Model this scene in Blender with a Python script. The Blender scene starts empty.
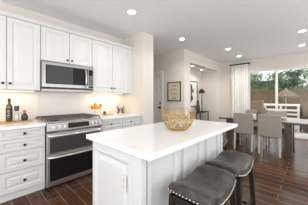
import bpy, bmesh, math, random
from mathutils import Vector, Matrix, Euler
random.seed(7)
SC = bpy.context.scene
COL = SC.collection
R = math.radians

# ------------------------------------------------------------------ camera, world, sun, lights, exposure
cam_d = bpy.data.cameras.new('camera'); cam = bpy.data.objects.new('camera', cam_d); COL.objects.link(cam)
cam.location = (3.30, 0.0, 1.26); cam.rotation_euler = (R(90), 0, R(43.05))
cam_d.sensor_width = 36; cam_d.lens = 36*167/308; cam_d.shift_y = -4.5/308; cam_d.clip_start = .02
SC.camera = cam

W = bpy.data.worlds.new('overcast_sky'); SC.world = W; W.use_nodes = True
bg = W.node_tree.nodes['Background']; bg.inputs[0].default_value = (.93, .965, 1, 1); bg.inputs[1].default_value = .75

def lamp(name, kind, loc, rot, energy, color=(1,1,1), **kw):
    d = bpy.data.lights.new(name, kind); d.energy = energy; d.color = color
    for k, v in kw.items(): setattr(d, k, v)
    o = bpy.data.objects.new(name, d); COL.objects.link(o); o.location = loc; o.rotation_euler = rot
    return o
lamp('sun', 'SUN', (0,-3,8), (R(38), 0, R(-12)), .6, (1,.95,.86), angle=R(3))
# added fill lamps at rear and side, then daylight through the glass doors
lamp('fill_rear', 'AREA', (3.6, -2.4, 1.3), (R(118), 0, R(18)), 42, (1,.99,.985), shape='RECTANGLE', size=4.0, size_y=2.0)
lamp('fill_side', 'AREA', (6.1, 2.2, 1.45), (R(146), 0, R(90)), 46, (1,.99,.985), shape='RECTANGLE', size=5.0, size_y=2.0)
lamp('daylight', 'AREA', (2.9, 7.06, 1.15), (R(-90), 0, 0), 5, (.95,.98,1), shape='RECTANGLE', size=2.4, size_y=2.0)

SC.view_settings.view_transform = 'Standard'; SC.view_settings.look = 'None'
SC.view_settings.exposure = 1.1; SC.view_settings.gamma = 1; SC.view_settings.use_curve_mapping = False

# ------------------------------------------------------------------ materials
def mat(name, col, rough=.5, metal=0, noise=None, nscale=20, ncol=None, bump=0, bscale=None, emit=0, ior=1.45, coat=0, stretch=None, spec=.5):
    m = bpy.data.materials.new(name); m.use_nodes = True
    nt = m.node_tree; N = nt.nodes; L = nt.links
    b = N['Principled BSDF']; b.inputs['Base Color'].default_value = (*col, 1)
    b.inputs['Roughness'].default_value = rough; b.inputs['Metallic'].default_value = metal; b.inputs['IOR'].default_value = ior; b.inputs['Specular IOR Level'].default_value = spec
    if coat: b.inputs['Coat Weight'].default_value = coat; b.inputs['Coat Roughness'].default_value = .1
    if emit: b.inputs['Emission Color'].default_value = (*col, 1); b.inputs['Emission Strength'].default_value = emit
    tc = N.new('ShaderNodeTexCoord'); mp = N.new('ShaderNodeMapping'); L.new(tc.outputs['Object'], mp.inputs[0])
    if stretch: mp.inputs['Scale'].default_value = stretch
    nz = N.new('ShaderNodeTexNoise'); nz.inputs['Scale'].default_value = nscale; nz.inputs['Detail'].default_value = 5
    L.new(mp.outputs[0], nz.inputs['Vector'])
    rp = N.new('ShaderNodeValToRGB'); c2 = ncol or tuple(c*.94 for c in col)
    rp.color_ramp.elements[0].color = (*c2, 1); rp.color_ramp.elements[1].color = (*col, 1)
    rp.color_ramp.elements[0].position = .35; rp.color_ramp.elements[1].position = .65
    L.new(nz.outputs['Fac'], rp.inputs[0]); L.new(rp.outputs[0], b.inputs['Base Color'])
    if bump:
        bn = N.new('ShaderNodeTexNoise'); bn.inputs['Scale'].default_value = bscale or nscale*6; L.new(mp.outputs[0], bn.inputs['Vector'])
        bp = N.new('ShaderNodeBump'); bp.inputs['Strength'].default_value = bump; bp.inputs['Distance'].default_value = .01
        L.new(bn.outputs['Fac'], bp.inputs['Height']); L.new(bp.outputs[0], b.inputs['Normal'])
    return m

def plank_mat(name, c1, c2, seam, width, length, rough, grain=.5, along='x', spec=.5, bump=.15):
    m = bpy.data.materials.new(name); m.use_nodes = True
    nt = m.node_tree; N = nt.nodes; L = nt.links; b = N['Principled BSDF']
    tc = N.new('ShaderNodeTexCoord'); mp = N.new('ShaderNodeMapping'); L.new(tc.outputs['Object'], mp.inputs[0])
    if along == 'y': mp.inputs['Rotation'].default_value = (0, 0, R(90))
    if along == 'z': mp.inputs['Rotation'].default_value = (R(90), 0, R(90))
    br = N.new('ShaderNodeTexBrick'); br.offset = .37; br.inputs['Scale'].default_value = 1
    br.inputs['Brick Width'].default_value = length; br.inputs['Row Height'].default_value = width
    br.inputs['Mortar Size'].default_value = .004; br.inputs['Mortar Smooth'].default_value = .1; br.inputs['Bias'].default_value = 0
    br.inputs['Color1'].default_value = (*c1, 1); br.inputs['Color2'].default_value = (*c2, 1); br.inputs['Mortar'].default_value = (*seam, 1)
    L.new(mp.outputs[0], br.inputs['Vector'])
    gm = N.new('ShaderNodeMapping'); gm.inputs['Scale'].default_value = (1.5, 22, 22); L.new(mp.outputs[0], gm.inputs[0])
    nz = N.new('ShaderNodeTexNoise'); nz.inputs['Scale'].default_value = 2.2; nz.inputs['Detail'].default_value = 7; L.new(gm.outputs[0], nz.inputs['Vector'])
    mr = N.new('ShaderNodeMapRange'); mr.inputs['From Min'].default_value = .3; mr.inputs['From Max'].default_value = .7
    mr.inputs['To Min'].default_value = 1-grain; mr.inputs['To Max'].default_value = 1+grain; L.new(nz.outputs['Fac'], mr.inputs[0])
    mx = N.new('ShaderNodeVectorMath'); mx.operation = 'SCALE'; L.new(br.outputs['Color'], mx.inputs[0]); L.new(mr.outputs[0], mx.inputs['Scale'])
    L.new(mx.outputs[0], b.inputs['Base Color']); b.inputs['Roughness'].default_value = rough; b.inputs['Specular IOR Level'].default_value = spec
    bp = N.new('ShaderNodeBump'); bp.inputs['Strength'].default_value = bump; bp.inputs['Distance'].default_value = .003
    L.new(nz.outputs['Fac'], bp.inputs['Height']); L.new(bp.outputs[0], b.inputs['Normal'])
    return m

def glass_mat(name, tint, gloss=.08):
    m = bpy.data.materials.new(name); m.use_nodes = True
    nt = m.node_tree; N = nt.nodes; L = nt.links; N.remove(N['Principled BSDF'])
    t = N.new('ShaderNodeBsdfTransparent'); t.inputs[0].default_value = (*tint, 1)
    g = N.new('ShaderNodeBsdfGlossy'); g.inputs['Roughness'].default_value = .02
    x = N.new('ShaderNodeMixShader'); x.inputs[0].default_value = gloss
    L.new(t.outputs[0], x.inputs[1]); L.new(g.outputs[0], x.inputs[2]); L.new(x.outputs[0], N['Material Output'].inputs[0])
    return m

def emit_mat(name, col, s):
    m = bpy.data.materials.new(name); m.use_nodes = True
    b = m.node_tree.nodes['Principled BSDF']; b.inputs['Base Color'].default_value = (*col, 1)
    b.inputs['Emission Color'].default_value = (*col, 1); b.inputs['Emission Strength'].default_value = s
    return m

M = {}
M['wall'] = mat('wall_paint', (.72,.665,.605), .8, nscale=3, ncol=(.71,.655,.595), bump=.05, bscale=300)
M['ceil'] = mat('ceiling_paint', (.88,.875,.87), .9, nscale=2, ncol=(.87,.865,.86), bump=.05, bscale=200)
M['floor'] = plank_mat('dark_wood_floor', (.105,.048,.026), (.050,.021,.012), (.24,.15,.09), .15, 1.5, .22, .5, spec=.2)
M['white'] = mat('cabinet_white', (.70,.70,.69), .38, nscale=4, ncol=(.69,.69,.68))
M['island'] = mat('island_white', (.66,.665,.665), .38, nscale=4, ncol=(.65,.655,.655))
M['trim'] = mat('trim_white', (.84,.83,.81), .45)
M['quartz'] = mat('white_quartz', (.90,.90,.895), .16, nscale=9, ncol=(.885,.885,.88))
M['splash'] = mat('cream_backsplash', (.80,.755,.70), .3, nscale=14, ncol=(.775,.725,.665))
M['steel'] = mat('brushed_steel', (.70,.69,.68), .36, 1, nscale=3, ncol=(.62,.61,.60), stretch=(1,40,40))
M['polished'] = mat('polished_steel', (.90,.89,.88), .28, 1, nscale=3)
M['steel_mid'] = mat('appliance_steel', (.36,.352,.345), .32, 1, nscale=3, ncol=(.30,.293,.287), stretch=(1,40,40))
M['steel_dark'] = mat('dark_steel', (.30,.30,.30), .35, 1, nscale=5)
M['oven_glass'] = mat('oven_glass', (.035,.036,.038), .06, nscale=3, ior=1.6, coat=.5)
M['screen_black'] = mat('appliance_black', (.012,.012,.013), .25, spec=.18)
M['black'] = mat('black_enamel', (.02,.02,.02), .35)
M['iron'] = mat('cast_iron', (.13,.105,.098), .5, nscale=40, bump=.2)
M['knob'] = mat('black_bronze', (.015,.013,.012), .4, .5)
M['leather'] = mat('grey_leather', (.095,.081,.073), .36, nscale=11, ncol=(.033,.028,.026), bump=.25, bscale=90, spec=.35)
M['darkwood'] = mat('espresso_wood', (.030,.022,.018), .4, nscale=6, ncol=(.018,.013,.011), stretch=(20,20,1), spec=.25)
M['brass'] = mat('nickel_nail', (.75,.70,.60), .25, 1)
M['gold'] = mat('gold_wire', (.60,.44,.20), .36, 1, nscale=20, ncol=(.40,.27,.10))
M['taupe'] = mat('taupe_upholstery', (.35,.305,.26), .75, nscale=60, ncol=(.32,.275,.235), bump=.1, bscale=400)
M['greywood'] = mat('whitewashed_wood', (.58,.53,.47), .5, nscale=5, ncol=(.48,.43,.38), stretch=(20,20,1))
M['tabletop'] = mat('dark_table_top', (.085,.07,.06), .12, nscale=4, ncol=(.06,.048,.04), coat=.6)
M['tableleg'] = mat('walnut_block', (.10,.065,.045), .3, nscale=4, ncol=(.06,.04,.028), stretch=(15,15,1))
M['curtain'] = mat('cream_curtain', (.85,.825,.785), .85, nscale=80, ncol=(.82,.795,.755))
M['rod'] = mat('black_rod', (.02,.018,.016), .4, .6)
M['frame_w'] = mat('window_white', (.86,.86,.84), .4)
M['glass'] = glass_mat('window_glass', (.975,.985,.98), .010)
M['clear'] = glass_mat('clear_glass', (.90,.93,.92), .12)
M['lens'] = emit_mat('downlight_lens', (1,.94,.84), 9)
M['strip'] = emit_mat('warm_led_strip', (1,.76,.48), 1.2)
M['oil'] = mat('olive_oil_glass', (.16,.10,.012), .12, nscale=5, coat=.5)
M['labeldark'] = mat('dark_label', (.03,.03,.03), .6)
M['labelcream'] = mat('cream_label', (.70,.66,.55), .7)
M['cork'] = mat('cork', (.45,.26,.12), .8, nscale=60, ncol=(.33,.18,.08))
M['oak'] = mat('tray_oak', (.55,.33,.15), .5, nscale=5, ncol=(.45,.25,.11), stretch=(3,30,30))
M['brownglass'] = mat('brown_jar_glass', (.06,.035,.025), .15, nscale=30, ncol=(.12,.09,.075))
M['orange'] = mat('orange_peel', (.85,.36,.04), .45, nscale=60, ncol=(.75,.28,.03), bump=.2)
M['figure'] = mat('dark_pottery', (.055,.045,.04), .4, nscale=10, ncol=(.09,.075,.065))
M['artpaper'] = mat('art_paper', (.82,.79,.73), .7)
M['artcream'] = mat('print_cream', (.62,.55,.42), .7, nscale=10, ncol=(.58,.51,.38))
M['ink'] = mat('ink', (.05,.045,.04), .7)
M['frame_b'] = mat('bronze_frame', (.06,.042,.03), .4)
M['shade'] = mat('dark_shade', (.035,.025,.02), .7)
M['stone'] = mat('taupe_glaze', (.22,.17,.12), .35, nscale=8, ncol=(.14,.10,.07))
M['candle'] = mat('candle_wax', (.86,.83,.76), .5)
M['deck'] = plank_mat('deck_boards', (.42,.36,.32), (.36,.31,.27), (.12,.10,.09), .14, 3, .6, .2)
M['fence'] = plank_mat('fence_boards', (.17,.115,.06), (.125,.08,.042), (.05,.03,.018), .14, 4, .8, .25, 'z')
M['leaf1'] = mat('leaf_green', (.33,.46,.20), .6, nscale=2, ncol=(.16,.25,.10))
M['leaf2'] = mat('leaf_deep', (.20,.30,.15), .6, nscale=2, ncol=(.08,.14,.065))
M['leaf3'] = mat('leaf_light', (.40,.50,.13), .6, nscale=2, ncol=(.22,.34,.08))
M['bark'] = mat('bark', (.12,.09,.065), .9, nscale=15, bump=.4)
M['canvas'] = mat('tan_canvas', (.19,.145,.095), .9)
M['wicker'] = mat('brown_wicker', (.12,.075,.05), .7, nscale=50, ncol=(.05,.03,.02), bump=.5, bscale=120)
M['stucco'] = mat('pale_stucco', (.74,.74,.70), .9)
M['roof'] = mat('dark_roof', (.07,.055,.045), .8, nscale=20)
M['socket'] = mat('socket_grey', (.55,.55,.54), .4)
M['plate'] = mat('outlet_plate', (.87,.87,.85), .35)

# ------------------------------------------------------------------ mesh helpers
class MB:
    def __init__(s): s.b = bmesh.new()
    def box(s, x0, x1, y0, y1, z0, z1, bev=0):
        vs = [s.b.verts.new(p) for p in ((x0,y0,z0),(x1,y0,z0),(x1,y1,z0),(x0,y1,z0),(x0,y0,z1),(x1,y0,z1),(x1,y1,z1),(x0,y1,z1))]
        fs = [s.b.faces.new([vs[i] for i in q]) for q in ((3,2,1,0),(4,5,6,7),(0,1,5,4),(1,2,6,5),(2,3,7,6),(3,0,4,7))]
        if bev:
            es = {e for f in fs for e in f.edges}
            bmesh.ops.bevel(s.b, geom=list(es), offset=bev, segments=2, affect='EDGES', profile=.5)
        return s
    def hexa(s, bot, top):
        vs = [s.b.verts.new(p) for p in list(bot)+list(top)]
        for q in ((3,2,1,0),(4,5,6,7),(0,1,5,4),(1,2,6,5),(2,3,7,6),(3,0,4,7)): s.b.faces.new([vs[i] for i in q])
        return s
    def loft(s, rings, caps=True, close=True):
        rs = [[s.b.verts.new(p) for p in r] for r in rings]; n = len(rs[0])
        for a, c in zip(rs, rs[1:]):
            for i in range(n if close else n-1):
                j = (i+1) % n; s.b.faces.new([a[i], a[j], c[j], c[i]])
        if caps: s.b.faces.new(rs[0][::-1]); s.b.faces.new(rs[-1])
        return s
    def lathe(s, c, prof, n=20, caps=True):
        return s.loft([[(c[0]+r*math.cos(2*math.pi*i/n), c[1]+r*math.sin(2*math.pi*i/n), c[2]+z) for i in range(n)] for r, z in prof], caps)
    def cyl(s, p, q, r, n=14, r2=None):
        p, q = Vector(p), Vector(q); return s.tube([p, q], r, n, False, r2)
    def tube(s, pts, r, n=8, cyc=False, r2=None):
        pts = [Vector(p) for p in pts]; m = len(pts); rings = []
        up = Vector((0,0,1))
        for i, p in enumerate(pts):
            t = (pts[(i+1) % m]-pts[i-1]) if cyc else (pts[min(i+1, m-1)]-pts[max(i-1, 0)])
            t.normalize(); a = t.cross(up if abs(t.z) < .95 else Vector((1,0,0))).normalized(); b = t.cross(a).normalized()
            rr = r if r2 is None else r+(r2-r)*i/(m-1)
            rings.append([p+rr*(math.cos(2*math.pi*k/n)*a+math.sin(2*math.pi*k/n)*b) for k in range(n)])
        if cyc: rings.append(rings[0])
        return s.loft(rings, not cyc)
    def sphere(s, c, r, sc=(1,1,1), n=12):
        mtx = Matrix.Translation(c) @ Matrix.Diagonal((r*sc[0], r*sc[1], r*sc[2], 1))
        bmesh.ops.create_uvsphere(s.b, u_segments=n, v_segments=max(6, n*2//3), radius=1, matrix=mtx); return s
    def panel(s, o, u, v, n, w, h, rings, back=0):
        # rectangular face with a moulded profile; rings = (inset, depth) from the outside in
        o, u, v, n = Vector(o), Vector(u), Vector(v), Vector(n); L = []
        for i, d in rings:
            L.append([o+u*i+v*i+n*d, o+u*(w-i)+v*i+n*d, o+u*(w-i)+v*(h-i)+n*d, o+u*i+v*(h-i)+n*d])
        return s.loft(L)
    def build(s, name, m, parent=None, smooth=False, bevel=0):
        bmesh.ops.remove_doubles(s.b, verts=s.b.verts, dist=1e-6)
        bmesh.ops.recalc_face_normals(s.b, faces=s.b.faces)
        if smooth:
            for f in s.b.faces: f.smooth = True
        off = Vector((0,0,0)); p = parent
        while p is not None: off += Vector(p.location); p = p.parent
        if parent is not None: bmesh.ops.translate(s.b, verts=s.b.verts, vec=-off)
        me = bpy.data.meshes.new(name); 
        if parent is None:
            lo = Vector((min(v.co.x for v in s.b.verts), min(v.co.y for v in s.b.verts), min(v.co.z for v in s.b.verts)))
            hi = Vector((max(v.co.x for v in s.b.verts), max(v.co.y for v in s.b.verts), 0))
            c = Vector(((lo.x+hi.x)/2, (lo.y+hi.y)/2, lo.z)) if not getattr(s, 'keep', False) else Vector((0,0,0))
            bmesh.ops.translate(s.b, verts=s.b.verts, vec=-c)
        s.b.to_mesh(me); s.b.free(); me.materials.append(m)
        o = bpy.data.objects.new(name, me); COL.objects.link(o); o.parent = parent
        if parent is None: o.location = c
        if smooth:
            try: me.set_sharp_from_angle(angle=R(40))
            except Exception: pass
        if bevel:
            md = o.modifiers.new('bevel', 'BEVEL'); md.width = bevel; md.segments = 2; md.limit_method = 'ANGLE'
        return o

def thing(name, label, cat, loc=(0,0,0), group=None):
    o = bpy.data.objects.new(name, None); COL.objects.link(o); o.location = loc; o.empty_display_size = .1
    return tag(o, label, cat, group)
def tag(o, label, cat, group=None):
    o['label'] = label; o['category'] = cat
    if group: o['group'] = group
    return o
def struct(o, label=None):
    o['kind'] = 'structure'
    if label: o['label'] = label
    return o
def dup(root, loc, rz=0, label=None):
    r = root.copy(); COL.objects.link(r); r.location = loc; r.rotation_euler = (0,0,rz)
    if label: r['label'] = label
    for ch in list(root.children):
        c = ch.copy(); COL.objects.link(c); c.parent = r
        for g in list(ch.children):
            d = g.copy(); COL.objects.link(d); d.parent = c
    return r

# ------------------------------------------------------------------ the setting
H = 2.67; YW = 6.88; YP = 4.10; XO = .66
def sbox(name, m, *b, label=None, parent=None):
    mb = MB(); mb.keep = True; mb.box(*b); o = mb.build(name, m, parent)
    if parent is None: struct(o, label)
    return o
sbox('floor', M['floor'], -1.3, 6.2, -2.6, YW, -.06, 0)
sbox('ceiling', M['ceil'], -1.5, 6.2, -2.6, YW+.15, H, H+.12)
sbox('wall_kitchen', M['wall'], -.12, 0, -2.6, 2.43, 0, H)
sbox('wall_stub', M['wall'], -.12, .705, 2.43, 2.757, 0, H)
sbox('wall_hall', M['wall'], -1.42, -1.3, 2.757, YP, 0, H)
sbox('wall_hall_near', M['wall'], -1.42, -.12, 2.62, 2.757, 0, H)
# wall with the door and the framed print
mb = MB(); mb.keep = True
mb.box(-1.42, -1.02, YP, YP+.12, 0, H).box(-1.02, -.20, YP, YP+.12, 2.04, H).box(-.20, XO-.12, YP, YP+.12, 0, H)
struct(mb.build('wall_print', M['wall']))
# wall with the niche opening
mb = MB(); mb.keep = True
mb.box(XO-.12, XO, YP, 4.443, 0, H).box(XO-.12, XO, 4.443, 6.43, 2.325, H).box(XO-.12, XO, 6.43, YW, 0, H)
struct(mb.build('wall_niche', M['wall']))
sbox('wall_niche_back', M['wall'], -.14, -.02, 4.22, 6.55, 0, 2.325)
sbox('wall_niche_side', M['wall'], -.02, XO-.12, 6.43, 6.55, 0, 2.325)
sbox('wall_niche_near', M['wall'], -.02, XO-.12, 4.22, 4.36, 0, 2.325)
sbox('ceiling_niche', M['ceil'], -.14, XO-.12, 4.22, 6.55, 2.325, 2.40)
# window wall
mb = MB(); mb.keep = True
mb.box(XO-.12, 1.60, YW, YW+.15, 0, H).box(1.60, 4.30, YW, YW+.15, 2.25, H).box(4.30, 6.2, YW, YW+.15, 0, H)
struct(mb.build('wall_window', M['wall']))
# baseboards
sbox('baseboard_window', M['trim'], XO, 1.60, YW-.015, YW, 0, .12)
mb = MB(); mb.keep = True; mb.box(XO, XO+.015, YP-.0, 4.443, 0, .12).box(XO, XO+.015, 6.43, YW-.015, 0, .12); struct(mb.build('baseboard_niche', M['trim']))
sbox('baseboard_print', M['trim'], -.10, XO, YP-.015, YP, 0, .12)
sbox('baseboard_stub', M['trim'], .705, .72, 2.44, 2.757, 0, .12)

# sliding glass door (three lights)
t = bpy.data.objects.new('door_1', None); COL.objects.link(t); t.location = (2.98, YW+.07, 0); struct(t, 'white framed sliding glass patio door in the window wall')
yf0, yf1 = YW+.02, YW+.11
MB().box(1.60,1.63,yf0,yf1,0,2.25).box(4.26,4.30,yf0,yf1,0,2.25).box(1.63,4.26,yf0,yf1,2.225,2.25).box(1.63,4.26,yf0,yf1,0,.06).build('door_frame', M['frame_w'], t, bevel=.004)
for i, (a, b) in enumerate(((1.63,2.505),(2.44,3.40),(3.335,4.26))):
    ya, yb = (yf0+.01, yf0+.04) if i % 2 == 0 else (yf0+.05, yf0+.08)
    w = .055 if i == 0 else .065
    p = MB().box(a,a+w,ya,yb,.06,2.225).box(b-w,b,ya,yb,.06,2.225).box(a+w,b-w,ya,yb,2.19,2.225).box(a+w,b-w,ya,yb,.06,.16).build('sash', M['frame_w'], t, bevel=.003)
    MB().box(a+w-.005,b-w+.005,(ya+yb)/2-.003,(ya+yb)/2+.003,.155,2.195).build('pane', M['glass'], p)
    if i == 1:
        MB().box(a+.025,a+.05,ya-.03,ya,.90,1.15).build('door_handle', M['rod'], p, bevel=.004)

# white panelled hall door
t = bpy.data.objects.new('door_2', None); COL.objects.link(t); t.location = (-.61, YP, 0); struct(t, 'white panelled interior door beside the framed print')
MB().box(-1.10,-1.01,YP-.02,YP,0,2.12).box(-.21,-.125,YP-.02,YP,0,2.12).box(-1.01,-.21,YP-.02,YP,2.035,2.12).box(-1.02,-1.00,YP,YP+.12,0,2.04).box(-.22,-.20,YP,YP+.12,0,2.04).build('door_casing', M['trim'], t, bevel=.005)
pr = [(0,-.04),(0,0)]
mb = MB().box(-1.00,-.22,YP+.035,YP+.07,.005,2.035)
for (x0,x1,z0,z1) in ((-.92,-.65,.2,.85),(-.57,-.30,.2,.85),(-.92,-.65,1.0,1.9),(-.57,-.30,1.0,1.9)):
    mb.panel((x0,YP+.035,z0),(1,0,0),(0,0,1),(0,-1,0),x1-x0,z1-z0,[(0,0),(.015,.008),(.03,.002),(.05,.010)])
mb.build('door_leaf', M['trim'], t)
MB().cyl((-.275,YP+.035,.95),(-.275,YP-.01,.95),.028).sphere((-.275,YP-.03,.95),.032).build('door_knob', M['knob'], t, True)
MB().cyl((-.275,YP+.035,1.10),(-.275,YP+.01,1.10),.03).build('deadbolt', M['knob'], t, True)

# backsplash with its trim bands
sbox('trim_1', M['splash'], 0, .012, -.6, 2.43, .915, 1.40, label='cream tile backsplash')
mb = MB(); mb.keep = True
mb.box(.012,.019,.70,.716,1.045,1.372).box(.012,.019,-.6,.70,1.045,1.058).box(.012,.019,1.46,2.43,1.045,1.055)
struct(mb.build('trim_2', M['trim']), 'thin white trim bands on the backsplash')

# ------------------------------------------------------------------ kitchen run
def door_rings(t=.02, s=.055): return [(0,0),(0,t-.003),(.003,t),(s,t),(s+.006,t-.009),(s+.022,t-.009),(s+.045,t-.002)]
def front(mb, x, y0, y1, z0, z1, s=.055, g=.0015):
    return mb.panel((x,y0+g,z0+g),(0,1,0),(0,0,1),(1,0,0),y1-y0-2*g,z1-z0-2*g,door_rings(s=s))
def knob(x, y, z, parent):
    return MB().cyl((x,y,z),(x+.014,y,z),.006,8).box(x+.012,x+.026,y-.014,y+.014,z-.014,z+.014,.003).build('knob', M['knob'], parent)

def upper(name, label, y0, y1, z0, split, knobs, gap=0):
    t = thing(name, label, 'cabinet', (.17,(y0+y1)/2,z0))
    MB().box(.0125,.33,y0,y1,z0,2.352).build('cabinet_body', M['white'], t, bevel=.002)
    for (a, b), ky in zip(split, knobs):
        d = front(MB(), .33, a, b, z0+.004, 2.348).build('door', M['white'], t)
        knob(.35, ky, z0+(.055 if z0 > 1.5 else .085), d)
    return t
G2 = 'wall cabinets above the counter'
upper('wall_cabinet', 'white wall cabinet at the left edge, over the oil bottle', -.155, .6705, 1.372, ((-.15,.282),(.288,.667)), (.245,.32))
upper('wall_cabinet', 'short white wall cabinet directly above the microwave', .6715, 1.4785, 1.8295, ((.675,1.077),(1.081,1.475)), (1.043,1.117))
t = upper('wall_cabinet', 'tall white wall cabinet between the microwave and the wall end', 1.4795, 2.362, 1.372, ((1.484,1.917),(1.921,2.30)), (1.885,1.955))
MB().box(.30,.345,2.362,2.4285,1.372,2.352).build('filler_strip', M['white'], t)
# crown moulding along the top of the uppers
rings = []
for y in (-.16, 2.4285):
    rings.append([(x, y, z) for x, z in ((.0125,2.353),(.352,2.353),(.356,2.362),(.366,2.37),(.372,2.388),(.386,2.394),(.386,2.404),(.0125,2.404))])
c = MB().loft(rings).build('crown_moulding', M['white']); tag(c, 'white crown moulding running along the tops of the wall cabinets', 'moulding')
# under-cabinet light bars
for i, (a, b, l) in enumerate(((-.10,.62,'warm light bar under the left wall cabinet'), (1.56,2.30,'warm light bar under the right wall cabinet'))):
    u = thing('under_cabinet_light', l, 'light', (.17,(a+b)/2,1.36))
    MB().box(.15,.19,a,b,1.362,1.3715).build('housing', M['white'], u); MB().box(.155,.185,a+.01,b-.01,1.358,1.362).build('diffuser', M['strip'], u)
    lamp('under_cabinet_lamp', 'AREA', (.17,(a+b)/2,1.352), (0,0,0), .5 if i == 0 else .8, (1,.80,.56), shape='RECTANGLE', size=.03, size_y=b-a)

# base cabinets
def base(label, y0, y1):
    t = thing('base_cabinet', label, 'cabinet', (.31,(y0+y1)/2,0))
    MB().box(.0125,.61,y0,y1,.09,.874).build('cabinet_body', M['white'], t)
    MB().box(.0125,.595,y0,y1,0,.09).build('toe_kick', M['white'], t)
    return t
t = base('white base cabinet of four drawers left of the range', .19, .6605)
for (z0,z1,s) in ((.748,.868,.03),(.597,.742,.035),(.357,.591,.05),(.098,.351,.05)):
    d = front(MB(), .61, .193, .658, z0, z1, s).build('drawer', M['white'], t); knob(.63, .43, (z0+z1)/2 if z1 > .8 else (z0+z1)/2-.006, d)
t = base('white base cabinet at the left edge of the photo, left of the drawers', -.55, .1895)
for a, b, k in ((-.547,-.182,-.22),(-.178,.187,-.14)):
    d = front(MB(), .61, a, b, .098, .868).build('door', M['white'], t); knob(.63, k, .80, d)
t = base('white base cabinet right of the range, behind the island', 1.4855, 2.4285)
for a, b, k in ((1.489,1.955,1.70),(1.959,2.425,2.16)):
    d = front(MB(), .61, a, b, .708, .866, .035).build('drawer', M['white'], t); knob(.63, k, .782, d)
    d = front(MB(), .61, a, b, .098, .702).build('door', M['white'], t); knob(.63, (1.92 if a < 1.6 else 1.99), .64, d)
MB()
c = MB().box(.0125,.652,-.56,.6625,.8745,.915,.003).build('countertop', M['quartz']); tag(c, 'white quartz countertop holding the oil bottle, left of the range', 'countertop')
c = MB().box(.0125,.652,1.4845,2.4285,.8745,.915,.003).build('countertop', M['quartz']); tag(c, 'white quartz countertop holding the oranges, right of the range', 'countertop')

# ------------------------------------------------------------------ range
y0, y1 = .6645, 1.4825
t = thing('range_cooker', 'stainless steel double oven gas range between the white base cabinets', 'range', (.35,(y0+y1)/2,0))
MB().box(.025,.66,y0,y1,.03,.905).build('range_body', M['steel_dark'], t)
MB().box(.025,.67,y0,y1,.905,.922,.004).build('cooktop', M['steel'], t)
# sloped control fascia
MB().loft([[(.66,y,.775),(.695,y,.775),(.703,y,.80),(.685,y,.905),(.66,y,.918)] for y in (y0,y1)]).build('control_panel', M['steel_mid'], t, bevel=.003)
def fx(z): return .703-(z-.80)*.018/.105
MB().hexa([(fx(.815)-.002,.935,.815),(fx(.815)+.002,.935,.815),(fx(.815)+.002,1.255,.815),(fx(.815)-.002,1.255,.815)],
          [(fx(.892)-.002,.935,.892),(fx(.892)+.002,.935,.892),(fx(.892)+.002,1.255,.892),(fx(.892)-.002,1.255,.892)]).build('display', M['screen_black'], t)
for y in (.735,.805,.875,1.30,1.365,1.43):
    MB().cyl((fx(.85)-.002,y,.85),(fx(.85)+.012,y,.852),.027,18).cyl((fx(.85)+.012,y,.852),(fx(.85)+.040,y,.857),.021,18,.018).box(fx(.85)+.036,fx(.85)+.046,y-.004,y+.004,.838,.876).build('knob', M['steel'], t, True)
def oven(z0, z1, wz0, wz1, gm):
    d = MB().box(.66,.69,y0+.002,y1-.002,z0,z1,.004).build('oven_door', M['steel'], t)
    MB().box(.689,.693,y0+.035,y1-.035,wz0,wz1).build('window', gm, d)
    zh = z1-.035; pts = [(.70+.05*math.sin(math.pi*k/12)**.5, y0+.02+(y1-y0-.04)*k/12, zh) for k in range(13)]
    MB().tube([(.69,y0+.02,zh)]+pts[1:-1]+[(.69,y1-.02,zh)], .014, 10).build('door_handle', M['polished'], d, True)
oven(.478, .768, .492, .704, M['oven_glass']); oven(.035, .470, .105, .415, M['screen_black'])
MB().box(.10,.64,y0+.02,y1-.02,0,.03).build('plinth', M['black'], t)
for (bx, by, r) in ((.19,.82,.045),(.50,.82,.055),(.345,1.073,.06),(.19,1.325,.045),(.50,1.325,.055)):
    MB().lathe((bx,by,.922),[(r*1.25,0),(r*1.2,.006),(r,.008),(r,.018),(r*.8,.022)],18).build('burner', M['black'], t, True)
for a in (y0+.02, y0+.285, y0+.55):
    b = a+.248; g = MB()
    for y in (a, a+.083, a+.165, b): g.box(.05,.645,y-.005,y+.005,.946,.960)
    for x in (.05,.20,.345,.49,.645): g.box(x-.005,x+.005,a,b,.946,.961)
    for x in (.05,.345,.645):
        for y in (a, b): g.box(x-.008,x+.008,y-.008,y+.008,.922,.946)
    g.build('grate', M['iron'], t)

# ------------------------------------------------------------------ microwave
y0, y1 = .6725, 1.4775
t = thing('microwave_oven', 'stainless over-the-range microwave under the short wall cabinet', 'microwave', (.2,(y0+y1)/2,1.363))
MB().box(.0205,.37,y0,y1,1.363,1.828).build('case', M['steel_dark'], t)
MB().loft([[(.36,y,1.40),(.39,y,1.40),(.405,y,1.43),(.405,y,1.808),(.395,y,1.827),(.36,y,1.827)] for y in (y0,1.372)]).build('door', M['steel_mid'], t)
dd = t.children[-1]
MB().box(.404,.408,.722,1.368,1.478,1.768,.002).build('window', M['screen_black'], dd)
MB().box(.4055,.4095,.735,1.115,1.49,1.756).build('screen', mat('window_mesh',(.075,.075,.078),.4,0,nscale=300,ncol=(.05,.05,.052),spec=.2), dd)
MB().tube([(.405,1.325,1.44)]+[(.412+.035*math.sin(math.pi*k/8)**.6,1.325,1.44+.31*k/8) for k in range(1,8)]+[(.405,1.325,1.75)], .012, 10).build('door_handle', M['steel'], dd, True)
MB().loft([[(.36,y,1.40),(.39,y,1.40),(.405,y,1.43),(.405,y,1.808),(.395,y,1.827),(.36,y,1.827)] for y in (1.374,y1)]).build('control_panel', M['steel_mid'], t)
k = t.children[-1]
MB().box(.404,.408,1.385,1.466,1.44,1.765,.002).build('keypad', M['screen_black'], k)
g = MB()
for r in range(5):
    for q in range(3): g.box(.408,.4095,1.394+q*.024,1.41+q*.024,1.47+r*.04,1.492+r*.04)
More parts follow.
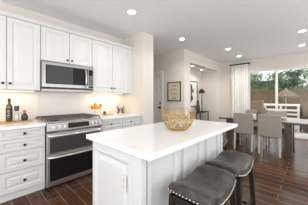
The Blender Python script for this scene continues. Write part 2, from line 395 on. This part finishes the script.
g.build('keys', M['steel_dark'], k)
g = MB().box(.06,.385,y0,y1,1.372,1.399)
g.build('vent_grille', M['steel_dark'], t)
for ya in (.72,1.34): MB().box(.30,.36,ya,ya+.08,1.364,1.373).build('surface_lamp', M['frame_w'], t)

# ------------------------------------------------------------------ island
t = thing('kitchen_island', 'white panelled kitchen island in the middle of the kitchen', 'island', (2.13,1.42,0))
bx0, bx1, by0, by1 = 1.80, 2.455, .765, 2.10
MB().box(bx0,bx1,by0,by1,.0,.874).build('island_body', M['island'], t)
# end panel with raised centre (faces the camera side)
e = MB().panel((1.81,by0,.10),(1,0,0),(0,0,1),(0,-1,0),.605,.755,[(0,0),(0,.012),(.05,.012),(.058,.022),(.07,.016),(.085,.004),(.10,.004),(.13,.014)]).build('end_panel', M['island'], t)
o = MB().box(2.258,2.325,by0-.0165,by0-.012,.575,.69,.001).build('outlet', M['island'], e)
for za in (.635,.585): MB().box(2.282,2.301,by0-.0172,by0-.0160,za+.008,za+.03).build('socket', M['socket'], o)
# corner posts
for (x, y) in ((2.418,.738),(2.418,2.08)):
    MB().box(x,x+.077,y,y+.05,0,.874,.003).build('corner_post', M['island'], t)
# seating side: frame of stiles, rails and pairs of battens
g = MB()
X0 = bx1
g.box(X0,X0+.012,.80,2.075,.80,.874).box(X0,X0+.012,.80,2.075,0,.12)
for ya, yb in ((.812,.85),(1.133,1.19),(1.268,1.335),(1.555,1.628),(1.72,1.815),(2.02,2.07)): g.panel((X0,ya,.0),(0,1,0),(0,0,1),(1,0,0),yb-ya,.873,[(0,0),(.0,.024),(.007,.034)])
g.build('batten_panel', M['island'], t)
MB().box(bx0-.01,bx0,.80,2.08,.10,.86).build('side_panel', M['island'], t)
MB().box(bx0-.006,2.42,by0-.014,by0-.001,0,.095).build('base_moulding', M['island'], t, bevel=.003)
c = MB().box(1.745,2.592,.718,2.405,.8745,.915,.004).build('countertop', M['quartz']); tag(c, 'white quartz countertop of the island under the gold bowl', 'countertop')

# ------------------------------------------------------------------ saddle stools
def make_stool(label):
    t = thing('counter_stool', label, 'stool', (0,0,0), 'saddle stools around the island')
    hx, hy, SH = .160, .236, .614
    def ztop(x, y): return SH+.058*(abs(y)/hy)**2.2 + .022*(1-abs(x/hx)**3)
    b = bmesh.new(); nx, ny = 12, 22; grid = []
    def outl(i, j):
        x = -1+2*i/nx; y = -1+2*j/ny
        return hx*x*(1-.06*abs(y)**4), hy*y*(1-.05*abs(x)**4)
    for i in range(nx+1):
        row = []
        for j in range(ny+1):
            x, y = outl(i, j); row.append(b.verts.new((x, y, ztop(x, y)-.03*max(abs(-1+2*j/ny)**8*.8, 0))))
        grid.append(row)
    for i in range(nx):
        for j in range(ny): b.faces.new([grid[i][j],grid[i+1][j],grid[i+1][j+1],grid[i][j+1]])
    per = [grid[i][0] for i in range(nx+1)]+[grid[nx][j] for j in range(1,ny+1)]+[grid[i][ny] for i in range(nx-1,-1,-1)]+[grid[0][j] for j in range(ny-1,0,-1)]
    def side(v, k): return (v.co.x*(1+k), v.co.y*(1+k))
    r1 = [b.verts.new((*side(v,.035), SH+.058*(abs(v.co.y)/hy)**2.2-.022-.02*(abs(v.co.y)/hy)**8)) for v in per]
    r2 = [b.verts.new((*side(v,.02), SH+.058*(abs(v.co.y)/hy)**2.2-.058-.012*(abs(v.co.y)/hy)**8)) for v in per]
    n = len(per)
    for A, B in ((per, r1), (r1, r2)):
        for i in range(n): b.faces.new([A[i], A[(i+1)%n], B[(i+1)%n], B[i]])
    b.faces.new(r2)
    low = [Vector(v.co) for v in r2]
    m = MB(); m.b.free(); m.b = b
    s = m.build('seat', M['leather'], t, True)
    nl = MB(); acc = 0; prev = low[-1]
    for i in range(n):
        p, q = low[i], low[(i+1)%n]
        kk = max(1, round((q-p).length/.021))
        for k in range(kk):
            c = p.lerp(q, k/kk); d = Vector((c.x/hx**2, c.y/hy**2, 0)).normalized()
            nl.sphere(c+Vector((0,0,.010))+d*.002, .0062, n=6)
    nl.build('nailhead_trim', M['brass'], s, True)
    # frame
    fr = MB()
    for y in (-1,1): fr.box(-.135,.135,y*.208-.011,y*.208+.011,.52,.575)
    for x in (-1,1): fr.box(x*.132-.011,x*.132+.011,-.21,.21,.51,.555)
    fr.build('apron', M['darkwood'], t)
    P = {}
    for sx in (-1,1):
        for sy in (-1,1):
            tx, ty, fx_, fy_ = sx*.134, sy*.205, sx*.170, sy*.225
            w, v = .021, .017
            MB().hexa([(fx_-v,fy_-v,0),(fx_+v,fy_-v,0),(fx_+v,fy_+v,0),(fx_-v,fy_+v,0)],[(tx-w,ty-w,.575),(tx+w,ty-w,.575),(tx+w,ty+w,.575),(tx-w,ty+w,.575)]).build('leg', M['darkwood'], t, bevel=.002)
    def at(sx, sy, z): k = z/.575; return Vector((sx*(.170-.036*k), sy*(.225-.02*k), z))
    for (a, c2, z) in (((-1,-1),(1,-1),.15),((-1,1),(1,1),.15),((-1,-1),(-1,1),.24),((1,-1),(1,1),.24)):
        p, q = at(*a, z), at(*c2, z)
        if a[0] == c2[0]: MB().box(p.x-.009,p.x+.009,p.y,q.y,z-.016,z+.016).build('stretcher', M['darkwood'], t)
        else: MB().box(p.x,q.x,p.y-.009,p.y+.009,z-.016,z+.016).build('stretcher', M['darkwood'], t)
    return t
st = make_stool('grey leather saddle stool nearest the camera, in front of the other stool')
st.location = (2.718,1.172,0)
dup(st, (2.716,1.735,0), 0, 'grey leather saddle stool second along the island, just beyond the nearest one')
dup(st, (2.225,2.385,0), 0, 'grey saddle stool tucked under the far end of the island, mostly hidden')

# ------------------------------------------------------------------ gold wire bowl
b = MB(); C = Vector((2.235,1.525,.915)); rng = random.Random(3)
def bowl_pt(u, v):
    # u angle, v 0..1 height fraction
    r = .095+.095*math.sin(v*math.pi/2*.95)**1.0
    z = .006+.205*v**1.35
    return C+Vector((r*math.cos(u), r*math.sin(u), z))
def ring_on(u0, v0, rad, n=12):
    pts = []
    for k in range(n):
        a = 2*math.pi*k/n; v = v0+rad*math.sin(a)/.22; 
        v = max(0, min(1.06, v)); r = .095+.095*math.sin(min(v,1)*math.pi/2*.95)
        pts.append(bowl_pt(u0+rad*math.cos(a)/r, v))
    b.tube(pts, .0031, 5, True)
for lv, cnt, rd in ((.08,13,.028),(.27,16,.031),(.46,18,.032),(.66,19,.032),(.87,20,.033)):
    for k in range(cnt): ring_on(2*math.pi*(k+rng.random()*.5+lv*3)/cnt, lv+rng.uniform(-.05,.05), rd*rng.uniform(.85,1.15))
for k in range(26): ring_on(rng.random()*6.28, rng.uniform(.15,.9), rng.uniform(.015,.024), 10)
b.tube([C+Vector((.092*math.cos(a*math.pi/12),.092*math.sin(a*math.pi/12),.0045)) for a in range(24)], .0042, 6, True)
for k in range(5): b.tube([C+Vector((.09*math.cos(k*math.pi/5),.09*math.sin(k*math.pi/5),.0045)), C-Vector((.09*math.cos(k*math.pi/5),.09*math.sin(k*math.pi/5),-.0045))], .003, 5)
o = b.build('wire_bowl', M['gold'], None, True); tag(o, 'gold openwork wire bowl standing on the white island top', 'bowl')

# ------------------------------------------------------------------ left counter still life
o = MB().box(.13,.35,-.05,.575,.9155,.932,.004).build('serving_tray', M['oak']); tag(o, 'long light wood serving board on the counter left of the range', 'tray')
z = .9325
t = thing('oil_bottle', 'tall olive oil bottle with a dark label on the wooden board', 'bottle', (.22,.325,z))
MB().lathe((.22,.325,z),[(.034,0),(.037,.004),(.037,.20),(.033,.225),(.016,.245),(.014,.275)],20).build('glass_body', M['oil'], t, True)
MB().lathe((.22,.325,z),[(.0376,.035),(.0376,.185)],20,False).build('label_wrap', M['labeldark'], t, True)
lw = t.children[-1]
g = MB()
for k, (za, wd) in enumerate(((.155,.5),(.135,.9),(.11,.7),(.085,1.0),(.06,.6))):
    for q in range(-4,5):
        a = math.atan2(-.3,.9)+q*.11
        if abs(q) <= 4*wd and (q+k) % 3: g.sphere((.22+.0376*math.cos(a),.325+.0376*math.sin(a),z+za),.005,(.5,.7,1),6)
g.build('lettering', M['labelcream'], lw)
MB().lathe((.22,.325,z),[(.016,.275),(.017,.279),(.017,.318),(.015,.32)],16).build('cap', M['black'], t, True)
t = thing('pepper_mill', 'clear glass spice grinder with a dark head, middle of the wooden board', 'grinder', (.23,.405,z))
MB().lathe((.23,.405,z),[(.027,0),(.030,.004),(.030,.10),(.022,.125),(.022,.14)],18).build('glass_body', M['clear'], t, True)
MB().lathe((.23,.405,z+.003),[(.0255,0),(.0265,.003),(.0265,.075)],14).build('salt', M['candle'], t, True)
MB().lathe((.23,.405,z+.14),[(.026,0),(.029,.006),(.031,.055),(.029,.075),(.012,.078)],18).build('grinder_head', M['figure'], t, True)
t = thing('spice_jar', 'squat dark jar with a cork stopper on the wooden board', 'jar', (.24,.495,z))
MB().lathe((.24,.495,z),[(.034,0),(.038,.006),(.040,.055),(.034,.085),(.018,.098),(.016,.108)],18).build('jar_body', M['brownglass'], t, True)
MB().lathe((.24,.495,z),[(.0402,.022),(.0405,.055)],18,False).build('label_wrap', M['labeldark'], t, True)
MB().lathe((.24,.495,z+.105),[(.015,0),(.020,.01),(.020,.045)],14).build('stopper', M['cork'], t, True)

# ------------------------------------------------------------------ right counter still life
t = thing('cake_stand', 'clear glass pedestal stand holding oranges against the backsplash', 'stand', (.14,1.66,.9155))
MB().lathe((.14,1.66,.9155),[(.055,0),(.055,.005),(.012,.02),(.010,.10),(.02,.115)],20).build('pedestal', M['clear'], t, True)
MB().lathe((.14,1.66,.9155),[(.02,.115),(.095,.118),(.098,.124),(.02,.122)],24).build('plate', M['clear'], t, True)
zo = .9155+.124
for i, (dx, dy, dz, l) in enumerate(((-.03,-.055,.034,'orange at the left of the glass stand'),(.045,-.025,.034,'orange at the front of the glass stand, beside the left one'),(-.025,.02,.034,'orange at the back of the glass stand'),(.045,.05,.034,'orange at the right of the glass stand'),(.01,-.012,.085,'orange on top of the pile on the glass stand'))):
    o = thing('orange', l, 'fruit', (.14+dx,1.66+dy,zo), 'oranges on the glass stand')
    MB().sphere((.14+dx,1.66+dy,zo+dz),.034,n=14).build('peel', M['orange'], o, True)
    MB().cyl((.14+dx,1.66+dy,zo+dz+.031),(.14+dx,1.66+dy,zo+dz+.037),.004,6).build('stem', M['bark'], o)
t = thing('oil_cruet', 'slim clear cruet with a brown stopper standing right of the oranges', 'bottle', (.10,1.79,.9155))
MB().lathe((.10,1.79,.9155),[(.020,0),(.022,.004),(.022,.08),(.010,.11),(.009,.15)],14).build('glass_body', M['clear'], t, True)
MB().lathe((.10,1.79,.9155),[(.013,.15),(.015,.155),(.024,.175),(.020,.21),(.008,.222)],14).build('stopper', M['stone'], t, True)
o = MB().box(.20,.33,1.75,1.97,.9155,.928,.003).build('cutting_board', M['oak']); tag(o, 'small brown wooden board lying right of the range', 'board')
t = thing('spice_jar', 'small dark lidded jar standing on the small brown board', 'jar', (.25,1.80,.9285))
MB().lathe((.25,1.80,.9285),[(.028,0),(.031,.004),(.031,.04),(.027,.048)],16).build('jar_body', M['brownglass'], t, True)
MB().lathe((.25,1.80,.9285),[(.030,.048),(.030,.062),(.008,.066)],16).build('lid', M['black'], t, True)
def figure(loc, label, tilt):
    t = thing('figurine', label, 'figurine', loc, 'dark figurines on the right counter'); x, y, z = loc
    MB().lathe((x,y,z),[(.026,0),(.030,.006),(.026,.018),(.012,.03)],14).build('base', M['figure'], t, True)
    pts = [(x, y, z+.02),(x, y+tilt*.02, z+.06),(x, y+tilt*.005, z+.10),(x, y-tilt*.025, z+.145),(x, y-tilt*.03, z+.17)]
    b = MB(); rr = [.012,.026,.018,.014,.004]
    b.loft([[(p[0]+r*math.cos(k*math.pi/5), p[1]+r*math.sin(k*math.pi/5), p[2]) for k in range(10)] for p, r in zip(pts, rr)])
    b.build('body', M['figure'], t, True)
    MB().tube([(x,y+tilt*.015,z+.075),(x,y+tilt*.05,z+.10),(x,y+tilt*.045,z+.14)], .009, 8, False, .004).build('arm', M['figure'], t, True)
figure((.16,2.185,.9155), 'dark curved figurine on the right counter, left one of the pair', 1)
figure((.20,2.285,.9155), 'dark curved figurine on the right counter, right one of the pair', -1)
t = thing('drinking_glass', 'clear glass tumbler behind the dark figurines near the wall end', 'glass', (.12,2.35,.9155))
t2 = MB().lathe((.12,2.35,.9155),[(.028,0),(.030,.004),(.036,.11),(.034,.11),(.028,.008),(.001,.007)],18).build('tumbler', M['clear'], t, True)

# ------------------------------------------------------------------ ceiling lights
def downlight(x, y, z, label, power, name='recessed_light', k=1):
    t = thing(name, label, 'light', (x,y,z), 'recessed ceiling lights')
    MB().lathe((x,y,z),[(.085*k,-.0005),(.088*k,-.004),(.080*k,-.008),(.062*k,-.006),(.062*k,-.0005)],24).build('trim_ring', M['frame_w'], t, True)
    MB().lathe((x,y,z),[(.060*k,-.0062),(.030*k,-.0085),(.002,-.009)],24).build('lens', M['lens'], t, True)
    lamp('recessed_lamp', 'SPOT', (x,y,z-.02), (0,0,0), power, (1,.965,.92), spot_size=R(155), spot_blend=.8, shadow_soft_size=.06)
for x, y, l in ((1.167,1.755,'round recessed ceiling light above the kitchen island'),
                (1.065,3.373,'round recessed ceiling light before the framed print wall'),
                (1.576,4.965,'round recessed ceiling light nearer of the two left of the curtain rod'),
                (1.558,6.045,'round recessed ceiling light closest to the curtain rod'),
                (3.177,4.694,'round recessed ceiling light nearer of the two at the right edge'),
                (3.144,5.934,'round recessed ceiling light farther of the two at the right edge')):
    downlight(x, y, H, l, 14 if y < 3 else 27)
downlight(.44,4.95,2.325, 'recessed light in the niche ceiling above the abstract picture', 4, k=.6)
downlight(.32,5.80,2.325, 'recessed light in the niche ceiling above the console lamp', 7, k=.6)

# ------------------------------------------------------------------ framed print
y = YP; x0, x1, z0, z1 = .067,.552,1.17,1.745
t = thing('framed_print', 'framed cream print of four short text blocks left of the niche', 'picture', ((x0+x1)/2,y-.02,z0))
MB().box(x0,x1,y-.03,y-.001,z0,z0+.025).box(x0,x1,y-.03,y-.001,z1-.025,z1).box(x0,x0+.025,y-.03,y-.001,z0+.025,z1-.025).box(x1-.025,x1,y-.03,y-.001,z0+.025,z1-.025).build('frame', M['frame_b'], t)
MB().box(x0+.025,x1-.025,y-.012,y-.002,z0+.025,z1-.025).build('print', M['artcream'], t)
g = MB(); rng = random.Random(5)
for zc, wd, rows in ((1.63,.16,2),(1.52,.20,2),(1.395,.20,2),(1.275,.12,3)):
    for r in range(rows):
        xx = (x0+x1)/2-wd/2
        while xx < (x0+x1)/2+wd/2:
            l = rng.uniform(.012,.035); g.box(xx,xx+l,y-.0135,y-.012,zc-r*.022,zc+.011-r*.022); xx += l+.008
g.build('lettering', M['ink'], t.children[1])

# ------------------------------------------------------------------ niche: abstract picture, console, lamp, vase
x = -.02; a, b_, z0, z1 = 5.05, 6.06, .93, 1.905
t = thing('abstract_picture', 'large framed abstract black ink picture hanging in the niche', 'picture', (x+.02,(a+b_)/2,z0))
MB().box(x+.001,x+.035,a,a+.025,z0,z1).box(x+.001,x+.035,b_-.025,b_,z0,z1).box(x+.001,x+.035,a+.025,b_-.025,z0,z0+.025).box(x+.001,x+.035,a+.025,b_-.025,z1-.025,z1).build('frame', M['frame_b'], t)
p = MB().box(x+.002,x+.018,a+.025,b_-.025,z0+.025,z1-.025).build('sheet', M['artpaper'], t)
g = MB(); rng = random.Random(11)
for k in range(16):
    cy, cz, r = rng.uniform(5.35,5.75), 1.12+.55*k/15, rng.uniform(.05,.125)
    n = 9; rr = [r*rng.uniform(.6,1.2) for _ in range(n)]
    g.loft([[(xx,cy+rr[i]*math.cos(i*2*math.pi/n),cz+rr[i]*1.3*math.sin(i*2*math.pi/n)) for i in range(n)] for xx in (x+.018,x+.0195+.0002*k)])
g.build('ink_marks', M['ink'], p)
t = thing('console_table', 'dark slim console table in the niche under the abstract picture', 'table', (.17,5.85,0))
MB().box(.0,.36,5.35,6.33,.70,.73,.003).build('tabletop', M['darkwood'], t)
for xx in (.015,.345):
    for yy in (5.365,6.315): MB().box(xx-.013,xx+.013,yy-.013,yy+.013,0,.70).build('leg', M['darkwood'], t)
MB().box(.01,.35,5.37,6.31,.15,.17).build('lower_shelf', M['darkwood'], t)
t = thing('table_lamp', 'slender table lamp with a dark tapered shade on the console', 'lamp', (.16,6.15,.7305))
c = (.16,6.15,.7305)
MB().lathe(c,[(.055,0),(.055,.012),(.02,.03),(.012,.05)],18).build('base', M['shade'], t, True)
MB().lathe(c,[(.016,.045),(.028,.10),(.014,.16),(.024,.35),(.014,.5),(.014,.70),(.006,.75)],14).build('stem', M['stone'], t, True)
MB().lathe(c,[(.13,.72),(.075,.87),(.073,.87),(.127,.72)],24,False).build('lamp_shade', M['shade'], t, True)
MB().lathe(c,[(.008,.75),(.008,.90),(.014,.905),(.004,.925)],10).build('finial', M['shade'], t, True)
o = MB().lathe((.12,5.93,.7305),[(.055,0),(.075,.03),(.07,.20),(.036,.30),(.030,.42),(.034,.44),(.026,.44)],18).build('bottle_vase', M['figure'], None, True)
tag(o, 'tall dark bottle vase on the console left of the lamp', 'vase')

# ------------------------------------------------------------------ curtain
t = thing('curtain_rod', 'black curtain rod above the left side of the glass door', 'rod', (1.36,YW-.1,2.52))
MB().cyl((1.045,YW-.10,2.53),(1.69,YW-.10,2.53),.022).build('pole', M['rod'], t, True)
MB().sphere((1.04,YW-.10,2.53),.027).build('finial', M['rod'], t, True); MB().sphere((1.695,YW-.10,2.53),.027).build('finial', M['rod'], t, True)
for xx in (1.075,1.66): MB().cyl((xx,YW-.10,2.53),(xx,YW-.001,2.53),.009,8).box(xx-.02,xx+.02,YW-.008,YW-.001,2.50,2.56).build('bracket', M['rod'], t)
b = MB(); n = 96; top = []; bot = []
def cx(i, k): 
    s = i/n; return (1.07+.60*s*(1-.01*k), YW-.10+.038*math.sin(s*2*math.pi*7.5+.6*k*math.sin(9*s))*(1-.15*k), 0)
rows = []
for z, k in ((2.505,0),(2.42,.1),(1.6,.5),(.8,.8),(.015,1)):
    f = [Vector(cx(i,k))+Vector((0,0,z)) for i in range(n+1)]
    rows.append(f+[p+Vector((0,.006,0)) for p in reversed(f)])
b.loft(rows, True)
o = b.build('curtain', M['curtain'], None, True); tag(o, 'floor-length cream pleated curtain left of the glass door', 'curtain')

# ------------------------------------------------------------------ dining table and chairs
t = thing('dining_table', 'long dark glossy dining table before the glass door', 'table', (2.8,5.05,0))
MB().box(1.48,4.05,4.52,5.52,.70,.742,.004).build('tabletop', M['tabletop'], t)
for xx in (1.72,2.955):
    for ya, yb in ((4.60,4.80),(5.24,5.44)):
        pl = MB().box(xx-.065,xx+.065,ya,yb,.05,.70,.004).build('leg', M['tableleg'], t)
        MB().box(xx-.075,xx+.075,ya-.01,yb+.01,0,.05,.004).build('foot', M['tableleg'], pl)
def make_chair(label):
    t = thing('dining_chair', label, 'chair', (0,0,0), 'taupe dining chairs around the table')
    # local: back at y=0, seat extends to +y
    MB().hexa([(-.215,-.005,.40),(.215,-.005,.40),(.215,.06,.40),(-.215,.06,.40)],[(-.215,-.055,.895),(.215,-.055,.895),(.215,-.01,.895),(-.215,-.01,.895)]).build('backrest', M['taupe'], t, bevel=.012)
    MB().box(-.215,.215,.05,.50,.385,.47,.018).build('seat', M['taupe'], t)
    for sx in (-1,1):
        MB().hexa([(sx*.19-.016,-.03,0),(sx*.19+.016,-.03,0),(sx*.19+.016,.005,0),(sx*.19-.016,.005,0)],[(sx*.19-.02,.01,.40),(sx*.19+.02,.01,.40),(sx*.19+.02,.055,.40),(sx*.19-.02,.055,.40)]).build('leg', M['greywood'], t)
        MB().hexa([(sx*.185-.015,.455,0),(sx*.185+.015,.455,0),(sx*.185+.015,.485,0),(sx*.185-.015,.485,0)],[(sx*.185-.02,.44,.40),(sx*.185+.02,.44,.40),(sx*.185+.02,.485,.40),(sx*.185-.02,.485,.40)]).build('leg', M['greywood'], t)
    return t
ch = make_chair('taupe upholstered dining chair seen from behind, nearest the island corner')
ch.location = (2.115,4.43,0)
dup(ch, (2.645,4.43,0), 0, 'taupe upholstered dining chair seen from behind, right of the one at the island corner')
dup(ch, (2.03,5.83,0), R(180), 'taupe dining chair across the table, its top showing beside the curtain')
dup(ch, (2.62,5.83,0), R(180), 'taupe dining chair across the table, behind the right-hand near chair')
o = MB().lathe((2.40,5.02,.7425),[(.07,0),(.115,.03),(.13,.12),(.11,.20),(.055,.29),(.034,.36),(.038,.45),(.028,.46)],22).build('gourd_vase', M['stone'], None, True)
tag(o, 'brown gourd-shaped vase standing in the middle of the dining table', 'vase')
t = thing('pillar_candle', 'white pillar candle on the table between the two near chairs', 'candle', (2.25,4.86,.7425))
MB().lathe((2.25,4.86,.7425),[(.05,0),(.052,.004),(.052,.10),(.046,.105),(.008,.098)],18).build('wax', M['candle'], t, True); MB().cyl((2.25,4.86,.838),(2.25,4.86,.86),.003,6).build('wick', M['black'], t)
for i, (dx, dy, l) in enumerate(((2.66,4.98,'small white bowl on the table behind the right near chair'),(2.83,5.10,'small white bowl on the table right of the other small bowl'))):
    o = MB().lathe((dx,dy,.7425),[(.03,0),(.035,.005),(.065,.05),(.062,.052),(.03,.010),(.002,.009)],20).build('table_bowl', M['candle'], None, True); tag(o, l, 'bowl', 'small white bowls on the dining table')

# ------------------------------------------------------------------ outside
mb = MB(); mb.keep = True; mb.box(-9,16,YW+.15,12.6,-.14,-.06); struct(mb.build('floor_patio', M['deck']), 'patio deck outside the glass door')
mb = MB(); mb.keep = True; mb.box(-22,30,12.6,32,-.2,-.10); struct(mb.build('floor_ground', M['bark']), 'bare ground beyond the deck')
t = thing('patio_fence', 'tan wooden board fence across the back of the deck', 'fence', (3,12.52,-.06))
for k in range(7):
    xa = -6+k*2.6
    pn = MB().box(xa+.06,xa+2.54,12.50,12.53,-.04,1.78).box(xa+.06,xa+2.54,12.46,12.50,1.66,1.74).box(xa+.06,xa+2.54,12.46,12.50,.2,.28).build('board_panel', M['fence'], t)
    MB().box(xa-.055,xa+.055,12.44,12.55,-.06,1.86,.006).build('post', M['fence'], t)
# white slatted rail
t = thing('slatted_railing', 'white horizontal slat railing standing on the deck', 'railing', (2.42,8.6,-.06))
for xx in (1.87,2.42,2.97): MB().box(xx-.035,xx+.035,8.58,8.65,-.06,1.0,.004).build('post', M['frame_w'], t)
for zz in (.10,.27,.44,.61,.77): MB().box(1.84,3.0,8.555,8.58,zz-.038,zz+.038,.004).build('slat', M['frame_w'], t)
MB().box(1.82,3.02,8.53,8.68,.94,1.02,.005).build('top_rail', M['frame_w'], t)
# wicker armchairs with tan cushions
def wicker(loc, rz, label):
    t = thing('patio_armchair', label, 'armchair', (0,0,0), 'brown wicker patio armchairs')
    MB().box(-.40,.40,-.38,.38,.10,.38,.02).build('base', M['wicker'], t)
    MB().hexa([(-.40,.28,.38),(.40,.28,.38),(.40,.38,.38),(-.40,.38,.38)],[(-.40,.36,1.0),(.40,.36,1.0),(.40,.46,1.0),(-.40,.46,1.0)]).build('backrest', M['wicker'], t, bevel=.02)
    for s in (-1,1): MB().box(s*.36-.055,s*.36+.055,-.38,.36,.38,.64,.02).build('arm', M['wicker'], t)
    MB().box(-.30,.30,-.37,.26,.38,.52,.04).build('seat_cushion', M['canvas'], t)
    MB().hexa([(-.30,.14,.52),(.30,.14,.52),(.30,.27,.52),(-.30,.27,.52)],[(-.29,.24,1.16),(.29,.24,1.16),(.29,.345,1.16),(-.29,.345,1.16)]).build('back_cushion', M['canvas'], t, bevel=.035)
    for sx in (-1,1):
        for sy in (-1,1): MB().box(sx*.36-.025,sx*.36+.025,sy*.34-.025,sy*.34+.025,0,.10).build('leg', M['wicker'], t)
    t.location = loc; t.rotation_euler = (0,0,rz); return t
wa = wicker((3.45,8.7,-.06), R(15), 'brown wicker patio armchair with tan cushion right of the white railing')
dup(wa, (1.15,10.2,-.06), R(-10), 'brown wicker patio armchair with tan cushion seen beside the curtain, left of the railing')
# parasol
t = thing('patio_umbrella', 'tan patio umbrella standing on the deck behind the white railing', 'umbrella', (2.46,10.1,-.06))
MB().cyl((2.46,10.1,-.02),(2.46,10.1,1.72),.028).build('pole', M['greywood'], t, True)
MB().lathe((2.46,10.1,-.06),[(.26,0),(.26,.05),(.06,.08),(.05,.22),(.03,.22)],20).build('base', M['roof'], t, True)
MB().lathe((2.46,10.1,0),[(.48,1.30),(.485,1.34),(.30,1.50),(.03,1.66),(.03,1.645),(.29,1.48),(.475,1.31)],8).build('canopy', M['canvas'], t)
# neighbouring building
t = thing('neighbour_house', 'pale neighbouring building with a dark eave behind the trees', 'building', (-1.5,18.5,-.1))
MB().box(-6,4.2,18,22,-.1,2.25).build('wall', M['stucco'], t)
MB().loft([[(-6.4,y_,z_) for y_,z_ in ((17.3,2.18),(17.3,2.55),(20,3.0),(22.5,2.18))],[(2.3,y_,z_) for y_,z_ in ((17.3,2.18),(17.3,2.55),(20,3.0),(22.5,2.18))]]).build('roof', M['roof'], t)
# trellis
t = thing('garden_trellis', 'dark timber trellis beam running before the trees left of the door post', 'trellis', (.3,12.95,-.1))
MB().box(-1.6,1.62,12.9,13.0,2.19,2.36).build('beam', M['roof'], t)
for xx in (-1.5,.05,1.35): MB().box(xx-.03,xx+.03,12.9,13.0,-.1,2.19).build('post', M['roof'], t)
# trees
def tree(x, y, h, rad, m, label, seed, n=1500, base_=.9, leaf=.078):
    rng = random.Random(seed); t = thing('leafy_tree', label, 'tree', (x,y,-.1), 'trees behind the fence')
    b = MB().tube([(x,y,-.1),(x+.05,y,h*.35),(x-.04,y+.05,h*.75)], .09, 8, False, .04)
    for k in range(5):
        a = rng.random()*6.28; b.tube([(x,y,h*(.35+.06*k)),(x+rad*.5*math.cos(a),y+rad*.5*math.sin(a),h*(.6+.06*k))], .035, 6, False, .012)
    b.build('trunk', M['bark'], t)
    g = bmesh.new(); cl = [(Vector((x+rng.uniform(-.75,.75)*rad, y+rng.uniform(-.6,.6)*rad, base_+ (h-base_)*rng.uniform(.1,.98))), rng.uniform(.3,.62)*rad) for _ in range(30)]
    for k in range(n):
        c, r = rng.choice(cl); d = Vector((rng.gauss(0,1), rng.gauss(0,1), rng.gauss(0,1))).normalized()*r*rng.uniform(.2,1.1)
        p = c+d; q = Euler((rng.uniform(-1,1), rng.uniform(-1,1), rng.random()*6.28)).to_matrix(); s = leaf*rng.uniform(.6,1.3)
        vs = [g.verts.new(p+q@Vector(w)) for w in ((-s,0,0),(-.1*s,-.45*s,.12*s),(s,0,-.1*s),(-.1*s,.45*s,.12*s))]
        g.faces.new([vs[0],vs[1],vs[3]]); g.faces.new([vs[1],vs[2],vs[3]])
    m2 = MB(); m2.b.free(); m2.b = g
    bm_remove = m2.build('crown', m, t)
    return t
tree(.4,14.0,2.95,.70,M['leaf1'],'mid green tree behind the fence, closest to the curtain edge',21,2400)
tree(2.35,14.0,2.95,.70,M['leaf2'],'deep green tree behind the fence above the patio umbrella',22,2400)
tree(4.25,14.0,3.0,.70,M['leaf3'],'yellow-green tree behind the fence at the right edge',23,2400)
tree(-.9,15.9,3.3,.70,M['leaf2'],'deep green tree in the back row, beside the curtain',24,2000)
tree(1.38,15.9,3.15,.72,M['leaf1'],'mid green tree in the back row, seen past the left of the door post',25,2600)
tree(3.3,15.9,3.3,.70,M['leaf1'],'mid green tree in the back row, between the umbrella and the right edge',26,2600)
tree(5.2,15.9,3.4,.72,M['leaf2'],'deep green tree in the back row beyond the right edge',27,1500)
